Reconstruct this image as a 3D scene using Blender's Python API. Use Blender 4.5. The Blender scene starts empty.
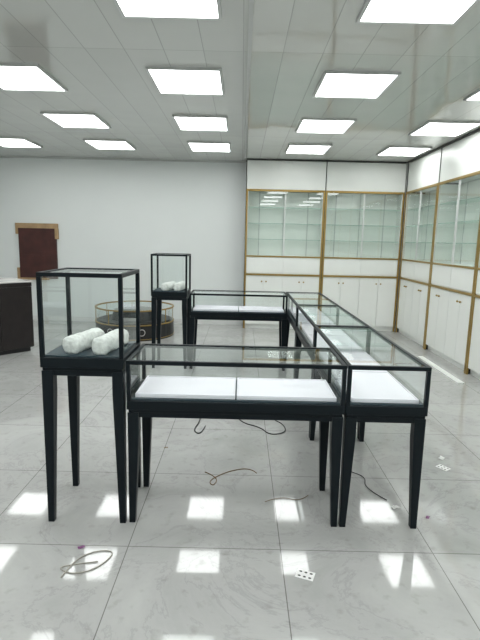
import bpy, bmesh, math, random
from mathutils import Matrix, Vector
random.seed(4)
S=bpy.context.scene
try:
    S.view_settings.view_transform='Standard'
    S.view_settings.look='None'
except Exception: pass

# ---------------------------------------------------------------- materials
def newmat(n):
    m=bpy.data.materials.new(n); m.use_nodes=True
    return m,m.node_tree.nodes,m.node_tree.links
def pbr(n,col,rough=.5,metal=0,spec=.5,bump=0,bscale=40,var=0):
    m,N,L=newmat(n); b=N['Principled BSDF']
    b.inputs['Base Color'].default_value=(*col,1); b.inputs['Roughness'].default_value=rough
    b.inputs['Metallic'].default_value=metal; b.inputs['Specular IOR Level'].default_value=spec
    tc=N.new('ShaderNodeTexCoord'); t=N.new('ShaderNodeTexNoise'); t.inputs['Scale'].default_value=bscale
    L.new(tc.outputs['Object'],t.inputs['Vector'])
    if bump:
        bp=N.new('ShaderNodeBump'); bp.inputs['Strength'].default_value=bump; bp.inputs['Distance'].default_value=.01
        L.new(t.outputs['Fac'],bp.inputs['Height']); L.new(bp.outputs['Normal'],b.inputs['Normal'])
    if var:
        r=N.new('ShaderNodeValToRGB'); L.new(t.outputs['Fac'],r.inputs['Fac'])
        r.color_ramp.elements[0].position=.3; r.color_ramp.elements[1].position=.7
        r.color_ramp.elements[0].color=(*[c*(1-var) for c in col],1); r.color_ramp.elements[1].color=(*[min(1,c*(1+var)) for c in col],1)
        L.new(r.outputs['Color'],b.inputs['Base Color'])
    return m
def glassmat(n,tint,base=.04,edge=.75,power=4.0):
    m,N,L=newmat(n); N.remove(N['Principled BSDF']); out=N['Material Output']
    tr=N.new('ShaderNodeBsdfTransparent'); tr.inputs[0].default_value=(*tint,1)
    gl=N.new('ShaderNodeBsdfGlossy'); gl.inputs['Roughness'].default_value=.01; gl.inputs['Color'].default_value=(.95,.98,.97,1)
    lw=N.new('ShaderNodeLayerWeight'); lw.inputs['Blend'].default_value=.5
    p=N.new('ShaderNodeMath'); p.operation='POWER'; p.inputs[1].default_value=power
    a=N.new('ShaderNodeMath'); a.operation='MULTIPLY_ADD'; a.inputs[1].default_value=edge; a.inputs[2].default_value=base
    L.new(lw.outputs['Facing'],p.inputs[0]); L.new(p.outputs[0],a.inputs[0])
    mx=N.new('ShaderNodeMixShader'); L.new(a.outputs[0],mx.inputs[0]); L.new(tr.outputs[0],mx.inputs[1]); L.new(gl.outputs[0],mx.inputs[2])
    L.new(mx.outputs[0],out.inputs['Surface'])
    return m
M_frame=pbr('dark_frame',(.004,.008,.011),.4,0,.2)
M_deck=pbr('teal_deck',(.010,.030,.045),.5)
M_tray=pbr('tray_white',(.93,.90,.96),.6,bump=.05)
M_white=pbr('cabinet_white',(.86,.88,.85),.3,var=.02,bscale=2)
M_wall=pbr('wall_paint',(.80,.83,.82),.5,var=.02,bscale=.8)
M_gold=pbr('brushed_gold',(.36,.245,.075),.35,.55)
M_goldl=pbr('gold_bright',(.55,.42,.18),.3,.8)
M_glass=glassmat('clear_glass',(.95,.975,.97),.04,.8)
M_cglass=glassmat('cabinet_glass',(.955,.98,.965),.09,.6)
M_shelf=glassmat('shelf_glass',(.90,.96,.935),.12,.4)
M_wrap=pbr('bubble_wrap',(.80,.81,.78),.4,bump=.8,bscale=45,var=.12)
M_trim=pbr('trim_white',(.74,.75,.74),.4)
M_lt=pbr('lamp_bezel',(.55,.56,.55),.4)
M_dw=pbr('dark_wood',(.014,.010,.010),.3,var=.3,bscale=8)
M_top=pbr('stone_top',(.62,.6,.58),.25,var=.1,bscale=5)
M_red=pbr('reddish_brown_board',(.060,.016,.013),.45,var=.25,bscale=5)
M_card=pbr('cardboard',(.42,.28,.15),.8,var=.15,bscale=9)
M_black=pbr('black_plastic',(.012,.012,.013),.4)
M_paper=pbr('paper',(.85,.85,.84),.7)
M_purple=pbr('purple_wrapper',(.22,.07,.20),.4)
M_beige=pbr('beige_strap',(.40,.38,.33),.6)
M_brown=pbr('brown_twine',(.20,.13,.07),.8)
M_rdot=pbr('card_ink',(.03,.03,.03),.6)
M_edge=pbr('shelf_edge_green',(.42,.54,.49),.2)

# emission
def emis(n,s):
    m,N,L=newmat(n); N.remove(N['Principled BSDF']); e=N.new('ShaderNodeEmission')
    e.inputs[0].default_value=(.97,1,.985,1); e.inputs[1].default_value=s
    L.new(e.outputs[0],N['Material Output'].inputs['Surface']); return m
M_led=emis('led_panel_glow',8.0)

# floor
def floormat():
    m,N,L=newmat('polished_tile'); b=N['Principled BSDF']
    tc=N.new('ShaderNodeTexCoord'); mp=N.new('ShaderNodeMapping'); mp.inputs['Location'].default_value=(-.24,-2.29,0)
    L.new(tc.outputs['Object'],mp.inputs['Vector'])
    br=N.new('ShaderNodeTexBrick'); br.offset=0; br.squash=1
    br.inputs['Scale'].default_value=1; br.inputs['Brick Width'].default_value=.8; br.inputs['Row Height'].default_value=.8
    br.inputs['Mortar Size'].default_value=.0025; br.inputs['Mortar Smooth'].default_value=.1; br.inputs['Bias'].default_value=0
    br.inputs['Color1'].default_value=(.95,.95,.95,1); br.inputs['Color2'].default_value=(1,1,1,1); br.inputs['Mortar'].default_value=(.42,.42,.40,1)
    L.new(mp.outputs[0],br.inputs['Vector'])
    n1=N.new('ShaderNodeTexNoise'); n1.inputs['Scale'].default_value=1.6; n1.inputs['Detail'].default_value=9; n1.inputs['Roughness'].default_value=.68; n1.inputs['Distortion'].default_value=.8
    L.new(tc.outputs['Object'],n1.inputs['Vector'])
    r1=N.new('ShaderNodeValToRGB'); e=r1.color_ramp.elements
    e[0].position=.3; e[0].color=(.40,.41,.39,1); e[1].position=.75; e[1].color=(.53,.54,.52,1)
    for p,c in ((.485,.47),(.5,.40),(.515,.47)):
        q=e.new(p); q.color=(c,c,c*.98,1)
    L.new(n1.outputs['Fac'],r1.inputs['Fac'])
    mu=N.new('ShaderNodeMixRGB'); mu.blend_type='MULTIPLY'; mu.inputs[0].default_value=1
    L.new(r1.outputs[0],mu.inputs[1]); L.new(br.outputs['Color'],mu.inputs[2])
    n2=N.new('ShaderNodeTexNoise'); n2.inputs['Scale'].default_value=14; n2.inputs['Detail'].default_value=6
    L.new(tc.outputs['Object'],n2.inputs['Vector'])
    r2=N.new('ShaderNodeValToRGB'); r2.color_ramp.elements[0].position=.58; r2.color_ramp.elements[0].color=(1,1,1,1); r2.color_ramp.elements[1].position=.8; r2.color_ramp.elements[1].color=(.65,.63,.59,1)
    L.new(n2.outputs['Fac'],r2.inputs['Fac'])
    m2=N.new('ShaderNodeMixRGB'); m2.blend_type='MULTIPLY'; m2.inputs[0].default_value=.7
    L.new(mu.outputs[0],m2.inputs[1]); L.new(r2.outputs[0],m2.inputs[2])
    L.new(m2.outputs[0],b.inputs['Base Color'])
    rr=N.new('ShaderNodeMapRange'); rr.inputs['To Min'].default_value=.02; rr.inputs['To Max'].default_value=.09
    L.new(n2.outputs['Fac'],rr.inputs['Value']); L.new(rr.outputs[0],b.inputs['Roughness'])
    b.inputs['Specular IOR Level'].default_value=.6
    return m
M_floor=floormat()
def ceilmat():
    m,N,L=newmat('ceiling_strips'); b=N['Principled BSDF']
    tc=N.new('ShaderNodeTexCoord'); mp=N.new('ShaderNodeMapping'); mp.inputs['Rotation'].default_value=(0,0,math.pi/2); mp.inputs['Location'].default_value=(.9,.02,0)
    L.new(tc.outputs['Object'],mp.inputs['Vector'])
    br=N.new('ShaderNodeTexBrick'); br.offset=0
    br.inputs['Scale'].default_value=1; br.inputs['Brick Width'].default_value=3.0; br.inputs['Row Height'].default_value=.3
    br.inputs['Mortar Size'].default_value=.0035; br.inputs['Mortar Smooth'].default_value=.3
    br.inputs['Color1'].default_value=(.57,.58,.55,1); br.inputs['Color2'].default_value=(.62,.63,.60,1); br.inputs['Mortar'].default_value=(.42,.42,.40,1)
    L.new(mp.outputs[0],br.inputs['Vector']); L.new(br.outputs['Color'],b.inputs['Base Color'])
    nz=N.new('ShaderNodeTexNoise'); nz.inputs['Scale'].default_value=2.2; nz.inputs['Detail'].default_value=1
    L.new(tc.outputs['Object'],nz.inputs['Vector'])
    b0=N.new('ShaderNodeBump'); b0.inputs['Strength'].default_value=.5; b0.inputs['Distance'].default_value=.012
    L.new(nz.outputs['Fac'],b0.inputs['Height'])
    bp=N.new('ShaderNodeBump'); bp.inputs['Strength'].default_value=.3; bp.inputs['Distance'].default_value=.004; bp.invert=True
    L.new(b0.outputs[0],bp.inputs['Normal'])
    L.new(br.outputs['Fac'],bp.inputs['Height']); L.new(bp.outputs[0],b.inputs['Normal'])
    b.inputs['Roughness'].default_value=.06; b.inputs['Specular IOR Level'].default_value=.8
    return m
M_ceil=ceilmat()

# ---------------------------------------------------------------- mesh helpers
def obj(name,bm,mat,parent=None,bevel=0,smooth=False):
    me=bpy.data.meshes.new(name); bmesh.ops.recalc_face_normals(bm,faces=bm.faces) ; bm.to_mesh(me); bm.free()
    o=bpy.data.objects.new(name,me); S.collection.objects.link(o)
    for mm in (mat if isinstance(mat,(list,tuple)) else [mat]): me.materials.append(mm)
    if smooth:
        for p in me.polygons: p.use_smooth=True
    if parent: o.parent=parent
    if bevel:
        b=o.modifiers.new('bev','BEVEL'); b.width=bevel; b.segments=2; b.limit_method='ANGLE'
    return o
def bx(bm,x0,x1,y0,y1,z0,z1,mi=0):
    v=[bm.verts.new(p) for p in ((x0,y0,z0),(x1,y0,z0),(x1,y1,z0),(x0,y1,z0),(x0,y0,z1),(x1,y0,z1),(x1,y1,z1),(x0,y1,z1))]
    for f in ((0,3,2,1),(4,5,6,7),(0,1,5,4),(1,2,6,5),(2,3,7,6),(3,0,4,7)):
        fc=bm.faces.new([v[i] for i in f]); fc.material_index=mi
def quad(bm,a,b,c,d):
    bm.faces.new([bm.verts.new(p) for p in (a,b,c,d)])
def boxes(name,lst,mat,parent=None,bevel=0):
    bm=bmesh.new()
    for b in lst: bx(bm,*b)
    return obj(name,bm,mat,parent,bevel)
def empty(name,loc=(0,0,0),rz=0):
    e=bpy.data.objects.new(name,None); e.empty_display_size=.1; S.collection.objects.link(e)
    e.location=loc; e.rotation_euler=(0,0,rz); return e
def cyl(bm,x,y,z0,z1,r0,r1=None,seg=48,rx=None):
    r1=r0 if r1 is None else r1
    bmesh.ops.create_cone(bm,cap_ends=True,segments=seg,radius1=r0,radius2=r1,depth=z1-z0,matrix=Matrix.Translation((x,y,(z0+z1)/2)))
def tube(name,pts,r,mat,parent=None,cyclic=False):
    cu=bpy.data.curves.new(name,'CURVE'); cu.dimensions='3D'; cu.bevel_depth=r; cu.bevel_resolution=2
    sp=cu.splines.new('NURBS'); sp.points.add(len(pts)-1)
    for i,p in enumerate(pts): sp.points[i].co=(*p,1)
    sp.order_u=3; sp.use_endpoint_u=True; sp.use_cyclic_u=cyclic
    o=bpy.data.objects.new(name,cu); S.collection.objects.link(o); cu.materials.append(mat)
    if parent:o.parent=parent
    return o

# ---------------------------------------------------------------- room
X0,X1,Y0,Y1,H=-5.3,3.2,-3.2,9.05,3.0
boxes('floor',[(X0-.1,X1+.1,Y0-.1,Y1+.1,-.1,0)],M_floor)
boxes('ceiling',[(X0-.1,X1+.1,Y0-.1,Y1+.1,H,H+.1)],M_ceil)
boxes('wall_back',[(X0-.1,X1+.1,Y1,Y1+.1,0,H)],M_wall)
boxes('wall_front',[(X0-.1,X1+.1,Y0-.1,Y0,0,H)],M_wall)
boxes('wall_left',[(X0-.1,X0,Y0,Y1,0,H)],M_wall)
boxes('wall_right',[(X1,X1+.1,Y0,Y1,0,H)],M_wall)
boxes('baseboard_back',[(X0,.04,Y1-.012,Y1,0,.09)],M_trim)
boxes('baseboard_left',[(X0,X0+.012,Y0,Y1-.012,0,.09)],M_trim)
boxes('trim_1',[(X0,.04,Y1-.03,Y1,H-.025,H)],M_lt)
boxes('trim_2',[(X0,X0+.03,Y0,Y1-.03,H-.025,H)],M_lt)
boxes('trim_3',[(.012,.04,Y0,8.65,H-.006,H)],M_lt)
boxes('gap_shade_right',[(2.835,2.85,Y0,8.66,H-.022,H)],M_black)  # black strip painted as the shade in the gap above the right cabinets
boxes('gap_shade_back',[(.05,2.835,8.68,8.695,H-.014,H)],M_black)  # same painted gap shade along the tops of the back cabinets

# ceiling lights
def panel(x,y):
    e=empty('led_ceiling_panel',(x,y,0)); w,d=.295,.33
    boxes('frame',[(-w-.02,w+.02,-d-.02,-d,H-.022,H),(-w-.02,w+.02,d,d+.02,H-.022,H),(-w-.02,-w,-d,d,H-.022,H),(w,w+.02,-d,d,H-.022,H)],M_lt,e)
    boxes('diffuser',[(-w,w,-d,d,H-.016,H-.002)],M_led,e)
for y in (7.66,6.16,4.6,2.98,1.5,0,-1.5):
    for x in (-3.52,-2.03,-.515,.97,2.43):
        panel(x+(.04 if y==2.98 else 0),y)

# ---------------------------------------------------------------- showcases
def legs(bm,x0,x1,y0,y1,z1,t=.060,b=.034):
    for sx in (0,1):
        for sy in (0,1):
            def ring(w,z):
                xa,xb=(x0,x0+w) if sx==0 else (x1-w,x1)
                ya,yb=(y0,y0+w) if sy==0 else (y1-w,y1)
                return [bm.verts.new(p) for p in ((xa,ya,z),(xb,ya,z),(xb,yb,z),(xa,yb,z))]
            a=ring(b,.0); m=ring(t,z1-.12); c=ring(t,z1)
            bm.faces.new(a[::-1]); bm.faces.new(c)
            for p,q in ((a,m),(m,c)):
                for i in range(4):
                    j=(i+1)%4; bm.faces.new([p[i],p[j],q[j],q[i]])
def showcase(name,x0,x1,y0,y1,zb,zd,zt,trays=None,inner=.0):
    e=empty(name,((x0+x1)/2,(y0+y1)/2,0)); w=(x1-x0)/2; d=(y1-y0)/2
    bm=bmesh.new(); legs(bm,-w+.004,w-.004,-d+.004,d-.004,zb); obj('legs',bm,M_frame,e,.002)
    boxes('base',[(-w,w,-d,d,zb+.018,zd),(-w+.008,w-.008,-d+.008,d-.008,zb-.0,zb+.018),
                  (-w+.06,w-.06,-d+.015,-d+.035,zb-.03,zb),(-w+.06,w-.06,d-.035,d-.015,zb-.03,zb),
                  (-w+.015,-w+.035,-d+.06,d-.06,zb-.03,zb),(w-.035,w-.015,-d+.06,d-.06,zb-.03,zb)],M_frame,e,.003)
    t=.022; z0=zd; 
    L=[]
    for sx in (-1,1):
        for sy in (-1,1):
            xa,xb=sorted((sx*w,sx*(w-t))); ya,yb=sorted((sy*d,sy*(d-t))); L.append((xa,xb,ya,yb,z0,zt-t))
    for z in (zt-t,):
        for sy in (-1,1):
            ya,yb=sorted((sy*d,sy*(d-t))); L.append((-w,w,ya,yb,z,z+t))
        for sx in (-1,1):
            xa,xb=sorted((sx*w,sx*(w-t))); L.append((xa,xb,-d+t,d-t,z,z+t))
    boxes('glazing_frame',L,M_frame,e,.0015)
    boxes('deck',[(-w+t,w-t,-d+t,d-t,zd,zd+.008)],M_deck,e)
    bm=bmesh.new(); g=t/2; a,b,c,f=-w+g,w-g,-d+g,d-g
    za,zc=zd+.003,zt-t
    quad(bm,(a,c,za),(b,c,za),(b,c,zc),(a,c,zc)); quad(bm,(a,f,za),(b,f,za),(b,f,zc),(a,f,zc))
    quad(bm,(a,c,za),(a,f,za),(a,f,zc),(a,c,zc)); quad(bm,(b,c,za),(b,f,za),(b,f,zc),(b,c,zc))
    quad(bm,(a,c,zt-.004),(b,c,zt-.004),(b,f,zt-.004),(a,f,zt-.004))
    obj('glass_panes',bm,M_glass,e)
    if trays:
        n,ax=trays; L=[]
        for i in range(n):
            if ax=='x':
                s=(2*w-.07)/n; xa=-w+.035+i*s+.004; L.append((xa,xa+s-.008,-d+.04,d-.045))
            else:
                s=(2*d-.07)/n; ya=-d+.035+i*s+.004; L.append((-w+.038,w-.038,ya,ya+s-.008))
        bm=bmesh.new(); zz=zd+.008
        for (p,q,r,s_) in L:
            bx(bm,p,q,r,s_,zz,zz+.018)
            k=.010
            bx(bm,p,q,r,r+k,zz+.018,zz+.024); bx(bm,p,q,s_-k,s_,zz+.018,zz+.024)
            bx(bm,p,p+k,r+k,s_-k,zz+.018,zz+.024); bx(bm,q-k,q,r+k,s_-k,zz+.018,zz+.024)
        obj('trays',bm,M_tray,e,.003)
    bm=bmesh.new(); bmesh.ops.create_cone(bm,cap_ends=True,segments=16,radius1=.009,radius2=.009,depth=.012,matrix=Matrix.Translation((0,d+.004,zd-.02))@Matrix.Rotation(math.pi/2,4,'X'))
    obj('lock',bm,M_goldl,e)
    return e
TB=(.655,.722,.948)
showcase('glass_display_table',-.608,.582,2.50,2.94,*TB,trays=(2,'x'))
ys=[2.50,3.745,4.99,6.24]
for i in range(3):
    showcase('glass_display_table',.588,1.035,ys[i],ys[i+1]-.008,*TB,trays=(2,'y'))
showcase('glass_display_table',-.620,.576,5.80,6.236,*TB,trays=(2,'x'))
TC=(.885,.958,1.412)
showcase('tall_glass_display_case',-1.065,-.618,2.49,2.93,*TC)
showcase('tall_glass_display_case',-1.09,-.65,5.80,6.236,*TC)

def roll(x,y,z,r=.050,L=.32,ang=0):
    bm=bmesh.new(); R=[]; n=30; s=28
    ph=random.random()*9
    prof=[.55,.85,.97]
    for i in range(n+1):
        t=i/n; k=min(i,n-i); env=prof[k] if k<3 else 1
        env*=1-.13*math.exp(-((t-.55)/.03)**2)-.07*math.exp(-((t-.25)/.02)**2)-.06*math.exp(-((t-.8)/.02)**2)
        tt=(.0,.012,.04)[k] if k<3 else .04+(k-2)/(n/2-2)*.46
        tt=tt if i<=n/2 else 1-tt
        ring=[]
        for j in range(s):
            a=2*math.pi*j/s
            sq=(1/max(abs(math.cos(a)),abs(math.sin(a))))**.3
            rr=r*env*sq*(1+.04*math.sin(7*t+ph+2*a)+.03*math.sin(6*a+13*t)+random.uniform(-.03,.03))
            px=rr*math.cos(a); pz=max(-r*.9,rr*math.sin(a))
            ring.append(bm.verts.new((px,(tt-.5)*L,pz+r*.9)))
        R.append(ring)
    for i in range(n):
        for j in range(s):
            k=(j+1)%s; bm.faces.new([R[i][j],R[i][k],R[i+1][k],R[i+1][j]])
    bm.faces.new(R[0][::-1]); bm.faces.new(R[-1])
    o=obj('bubble_wrapped_roll',bm,M_wrap,None,0,True); o.location=(x,y,z); o.rotation_euler=(0,0,ang)
zc=TC[1]+.008
roll(-.89,2.70,zc,ang=-.20); roll(-.735,2.69,zc,ang=-.16)
roll(-.90,6.0,zc,ang=-.2); roll(-.76,6.0,zc,ang=-.12)

# ---------------------------------------------------------------- wall cabinets
def cabinet(loc,rz,w=1.39):
    e=empty('glass_wall_cabinet',loc,rz); D=.33; g=.030
    zl,zm,zt=1.0,1.33,2.47
    boxes('carcass',[(0,w,.02,D,.08,zl-.0),(0,w,.05,D,0,.08),(0,.018,.01,D,zm,zt),(w-.018,w,.01,D,zm,zt),(.018,w-.018,D-.015,D,zm,zt),
        (0,w,.012,D,zl,zm),(0,w,.005,D,zt+.02,H-.024)],M_white,e)
    dw=(w-.03)/4
    boxes('lower_doors',[(.015+i*dw+.002,.015+(i+1)*dw-.002,.002,.019,.085,zl-.03) for i in range(4)],M_white,e,.002)
    boxes('drawer_fronts',[(.03+i*(w-.06)/2+.002,.03+(i+1)*(w-.06)/2-.002,.0,.012,zl+.02,zm-.025) for i in range(2)],M_white,e,.002)
    boxes('gold_frame',[(0,g,-.012,.012,.0,zt+.02),(w-g,w,-.012,.012,0,zt+.02),
        (g,w-g,-.012,.012,zt-.016,zt+.02),(g,w-g,-.012,.012,zm-.022,zm+.004),(g,w-g,-.014,.012,zl-.022,zl+.008)],M_gold,e,.002)
    boxes('door_stiles',[(w/2-.012,w/2-.002,-.004,.01,zm+.006,zt-.018),(g,g+.01,.0,.01,zm+.006,zt-.018),(w-g-.01,w-g,.0,.01,zm+.006,zt-.018),(w/2+.002,w/2+.012,.006,.016,zm+.006,zt-.018)],M_trim,e)
    boxes('glass_shelves',[(.02,w-.02,.04,D-.02,z,z+.008) for z in (1.62,1.9,2.18)],M_shelf,e)
    boxes('shelf_edges',[(.02,w-.02,.034,.04,z-.002,z+.009) for z in (1.62,1.9,2.18)],M_edge,e)
    boxes('shelf_standards',[(x-.008,x+.008,D-.023,D-.015,zm,zt) for x in (.25,w/2,w-.25)],M_lt,e)
    bm=bmesh.new(); quad(bm,(g,.004,zm),(w/2,.004,zm),(w/2,.004,zt),(g,.004,zt)); quad(bm,(w/2,.012,zm),(w-g,.012,zm),(w-g,.012,zt),(w/2,.012,zt))
    obj('sliding_glass',bm,M_cglass,e)
    bm=bmesh.new()
    for i,s in ((0,1),(1,-1),(2,1),(3,-1)):
        x=.015+(i+ (1 if s>0 else 0))*dw - s*.04
        bmesh.ops.create_uvsphere(bm,u_segments=14,v_segments=10,radius=.014,matrix=Matrix.Translation((x,-.016,.87)))
        bmesh.ops.create_cone(bm,cap_ends=True,segments=10,radius1=.006,radius2=.006,depth=.02,matrix=Matrix.Translation((x,-.004,.87))@Matrix.Rotation(math.pi/2,4,'X'))
    obj('knobs',bm,M_gold,e)
    boxes('shadow_gap',[(-.007,.005,-.004,D,0,H-.024)],M_black,e)
for i in range(2): cabinet((.06+i*1.397,8.70,0),0,1.387)
for i in range(5): cabinet((2.862,8.66-i*1.397,0),-math.pi/2,1.387)
boxes('wall_filler',[(2.866,3.19,8.67,9.04,0,H-.003)],M_white)

# ---------------------------------------------------------------- reception desk (left)
e=empty('reception_desk',(-2.89,6.58,0)); e.rotation_euler=(0,0,math.atan2(.75,.66))
boxes('body',[(-2.2,0,.0,.62,.06,.91)],M_dw,e,.004)
boxes('plinth',[(-2.17,-.03,.03,.59,0,.06)],M_black,e)
boxes('upper_band',[(-2.21,.01,-.01,.63,.91,.965)],M_dw,e,.003)
boxes('worktop',[(-2.22,.02,-.02,.64,.965,.985)],M_top,e,.004)
boxes('front_panels',[(-2.18+i*.44,-2.18+i*.44+.425,-.012,.0,.07,.905) for i in range(5)]+[(0,.012,.01,.61,.07,.905)],M_dw,e,.002)

# framed board on the back wall with cardboard corners
e=empty('cardboard_wrapped_door_panel',(-3.80,Y1-.053,.78))
boxes('board',[(-.34,.36,.01,.05,.02,1.0)],M_red,e,.004)
boxes('raised_panels',[(-.24,.26,.004,.01,.53,.90),(-.24,.26,.004,.01,.10,.46)],M_red,e,.002)
boxes('cardboard_wrap',[(-.385,.395,-.002,.052,.95,1.04),(-.385,-.34,-.002,.052,.84,.95),(.34,.40,-.002,.052,.76,.95),
   (-.39,-.345,-.002,.052,.0,.22),(-.345,.20,-.002,.052,0,.035)],M_card,e,.004)

# round low showcase
e=empty('round_glass_showcase',(-1.76,7.95,0)); R=.64
bm=bmesh.new(); cyl(bm,0,0,0,.25,R); obj('drum_base',bm,M_black,e)
def ringmesh(name,z0,z1,ra,rb,mat,seg=64):
    bm=bmesh.new(); vs=[]
    for i in range(seg):
        a=2*math.pi*i/seg; c,s=math.cos(a),math.sin(a)
        vs.append([bm.verts.new((r*c,r*s,z)) for r,z in ((ra,z0),(rb,z0),(rb,z1),(ra,z1))])
    for i in range(seg):
        p,q=vs[i],vs[(i+1)%seg]
        for k in range(4): bm.faces.new([p[k],q[k],q[(k+1)%4],p[(k+1)%4]])
    return obj(name,bm,mat,e)
ringmesh('gold_band_low',.02,.03,R-.01,R+.006,M_gold)
ringmesh('gold_band_mid',.238,.253,R-.01,R+.006,M_gold)
ringmesh('gold_top_rim',.465,.485,R-.022,R+.006,M_gold)
bm=bmesh.new()
for i in range(64):
    a,b=2*math.pi*i/64,2*math.pi*(i+1)/64
    quad(bm,(R*.99*math.cos(a),R*.99*math.sin(a),.255),(R*.99*math.cos(b),R*.99*math.sin(b),.255),(R*.99*math.cos(b),R*.99*math.sin(b),.46),(R*.99*math.cos(a),R*.99*math.sin(a),.46))
bm.faces.new([bm.verts.new(((R-.02)*math.cos(2*math.pi*i/64),(R-.02)*math.sin(2*math.pi*i/64),.475)) for i in range(64)])
obj('curved_glass',bm,M_glass,e)
bm=bmesh.new()
for i in range(8):
    a=2*math.pi*i/8+.3; cyl(bm,(R-.01)*math.cos(a),(R-.01)*math.sin(a),.25,.47,.008,seg=10)
obj('gold_posts',bm,M_gold,e)
bm=bmesh.new(); cyl(bm,0,0,.252,.27,R-.04); cyl(bm,0,0,.27,.42,.40,.34); obj('inner_deck',bm,M_black,e)
for k,a in enumerate((-1.2,-1.6,-2.0)):
    bm=bmesh.new(); seg=24; rr=.055
    for i in range(seg):
        t0,t1=2*math.pi*i/seg,2*math.pi*(i+1)/seg
        P=[]
        for t,r in ((t0,rr),(t1,rr),(t1,rr*.8),(t0,rr*.8)):
            aa=a+r*math.cos(t)/R; P.append(((R+.003)*math.cos(aa),(R+.003)*math.sin(aa),.135+r*math.sin(t)))
        quad(bm,*P)
    obj('ring_emblem',bm,M_top,e)

# ---------------------------------------------------------------- floor clutter
tube('power_cable',[(-.34,4.3,.005),(-.33,4.05,.005),(-.38,3.85,.005),(-.30,3.75,.005),(-.28,3.95,.005)],.005,M_black)
tube('power_cable',[(-.05,4.3,.005),(.02,4.05,.005),(.20,3.95,.005),(.27,3.78,.005),(.42,3.85,.005),(.40,4.05,.005),(.30,4.15,.005),(.48,4.25,.005)],.005,M_black)
tube('power_cable',[(.8,3.4,.005),(.76,3.2,.005),(.9,3.1,.005),(.84,2.95,.005),(.95,2.8,.005)],.003,M_black)
tube('twine_string',[(-.22,3.12,.003),(-.12,3.05,.003),(-.15,2.92,.003),(-.19,3.0,.003),(-.06,3.14,.003),(.10,3.2,.003),(.14,3.12,.003)],.003,M_brown)
tube('packing_strap',[(-.82,2.04,.004),(-.80,2.18,.004),(-.70,2.25,.004),(-.61,2.24,.004),(-.66,2.12,.004),(-.76,2.06,.004),(-.86,2.10,.004),(-.82,2.13,.004),(-.68,2.16,.004)],.003,M_beige)
tube('packing_strap',[(.18,2.75,.004),(.28,2.82,.004),(.40,2.76,.004),(.46,2.84,.004)],.002,M_brown)
def card(x,y,rz,w=.063,h=.088):
    bm=bmesh.new(); bx(bm,-w/2,w/2,-h/2,h/2,.0,.0015,0)
    for px in (-.016,.016):
        for py in (-.026,0,.026):
            vs=[bm.verts.new((px+.006*math.cos(t*math.pi/4),py+.008*math.sin(t*math.pi/4),.0018)) for t in range(8)]
            f=bm.faces.new(vs); f.material_index=1
    o=obj('playing_card',bm,[M_paper,M_rdot]); o.location=(x,y,.001); o.rotation_euler=(0,0,rz)
card(.345,2.1,1.2); card(1.50,3.27,.6); card(.80,4.2,.4)
def scrap(name,x,y,s,mat,rz=0):
    bm=bmesh.new(); n=5; g=[[bm.verts.new(((i/n-.5)*s,(j/n-.5)*s*.6,random.uniform(.001,.18*s))) for j in range(n+1)] for i in range(n+1)]
    for i in range(n):
        for j in range(n): bm.faces.new([g[i][j],g[i+1][j],g[i+1][j+1],g[i][j+1]])
    o=obj(name,bm,mat); o.location=(x,y,.001); o.rotation_euler=(0,0,rz)
scrap('candy_wrapper',-.80,2.27,.035,M_purple,.5); scrap('candy_wrapper',1.14,2.62,.03,M_purple,1)
scrap('paper_scrap',.98,2.72,.05,M_paper,.3); scrap('paper_scrap',1.55,3.42,.06,M_paper,.9)
scrap('paper_scrap',-.55,3.5,.03,M_brown,.2); scrap('paper_scrap',1.3,4.6,.05,M_paper,.2)
boxes('loose_skirting_board',[(2.55,2.63,5.4,6.7,0,.02)],M_white,None,.002)

# ---------------------------------------------------------------- world + camera
w=bpy.data.worlds.new('world'); S.world=w; w.use_nodes=True
w.node_tree.nodes['Background'].inputs[0].default_value=(.8,.85,.9,1); w.node_tree.nodes['Background'].inputs[1].default_value=.3
c=bpy.data.cameras.new('camera'); c.sensor_fit='VERTICAL'; c.sensor_height=36; c.lens=27.0; c.clip_start=.05
co=bpy.data.objects.new('camera',c); S.collection.objects.link(co)
co.matrix_world=Matrix.Translation((0,0,1.6))@Matrix.Rotation(math.radians(90-9.46),4,'X')@Matrix.Rotation(math.radians(1.3),4,'Z')
S.camera=co
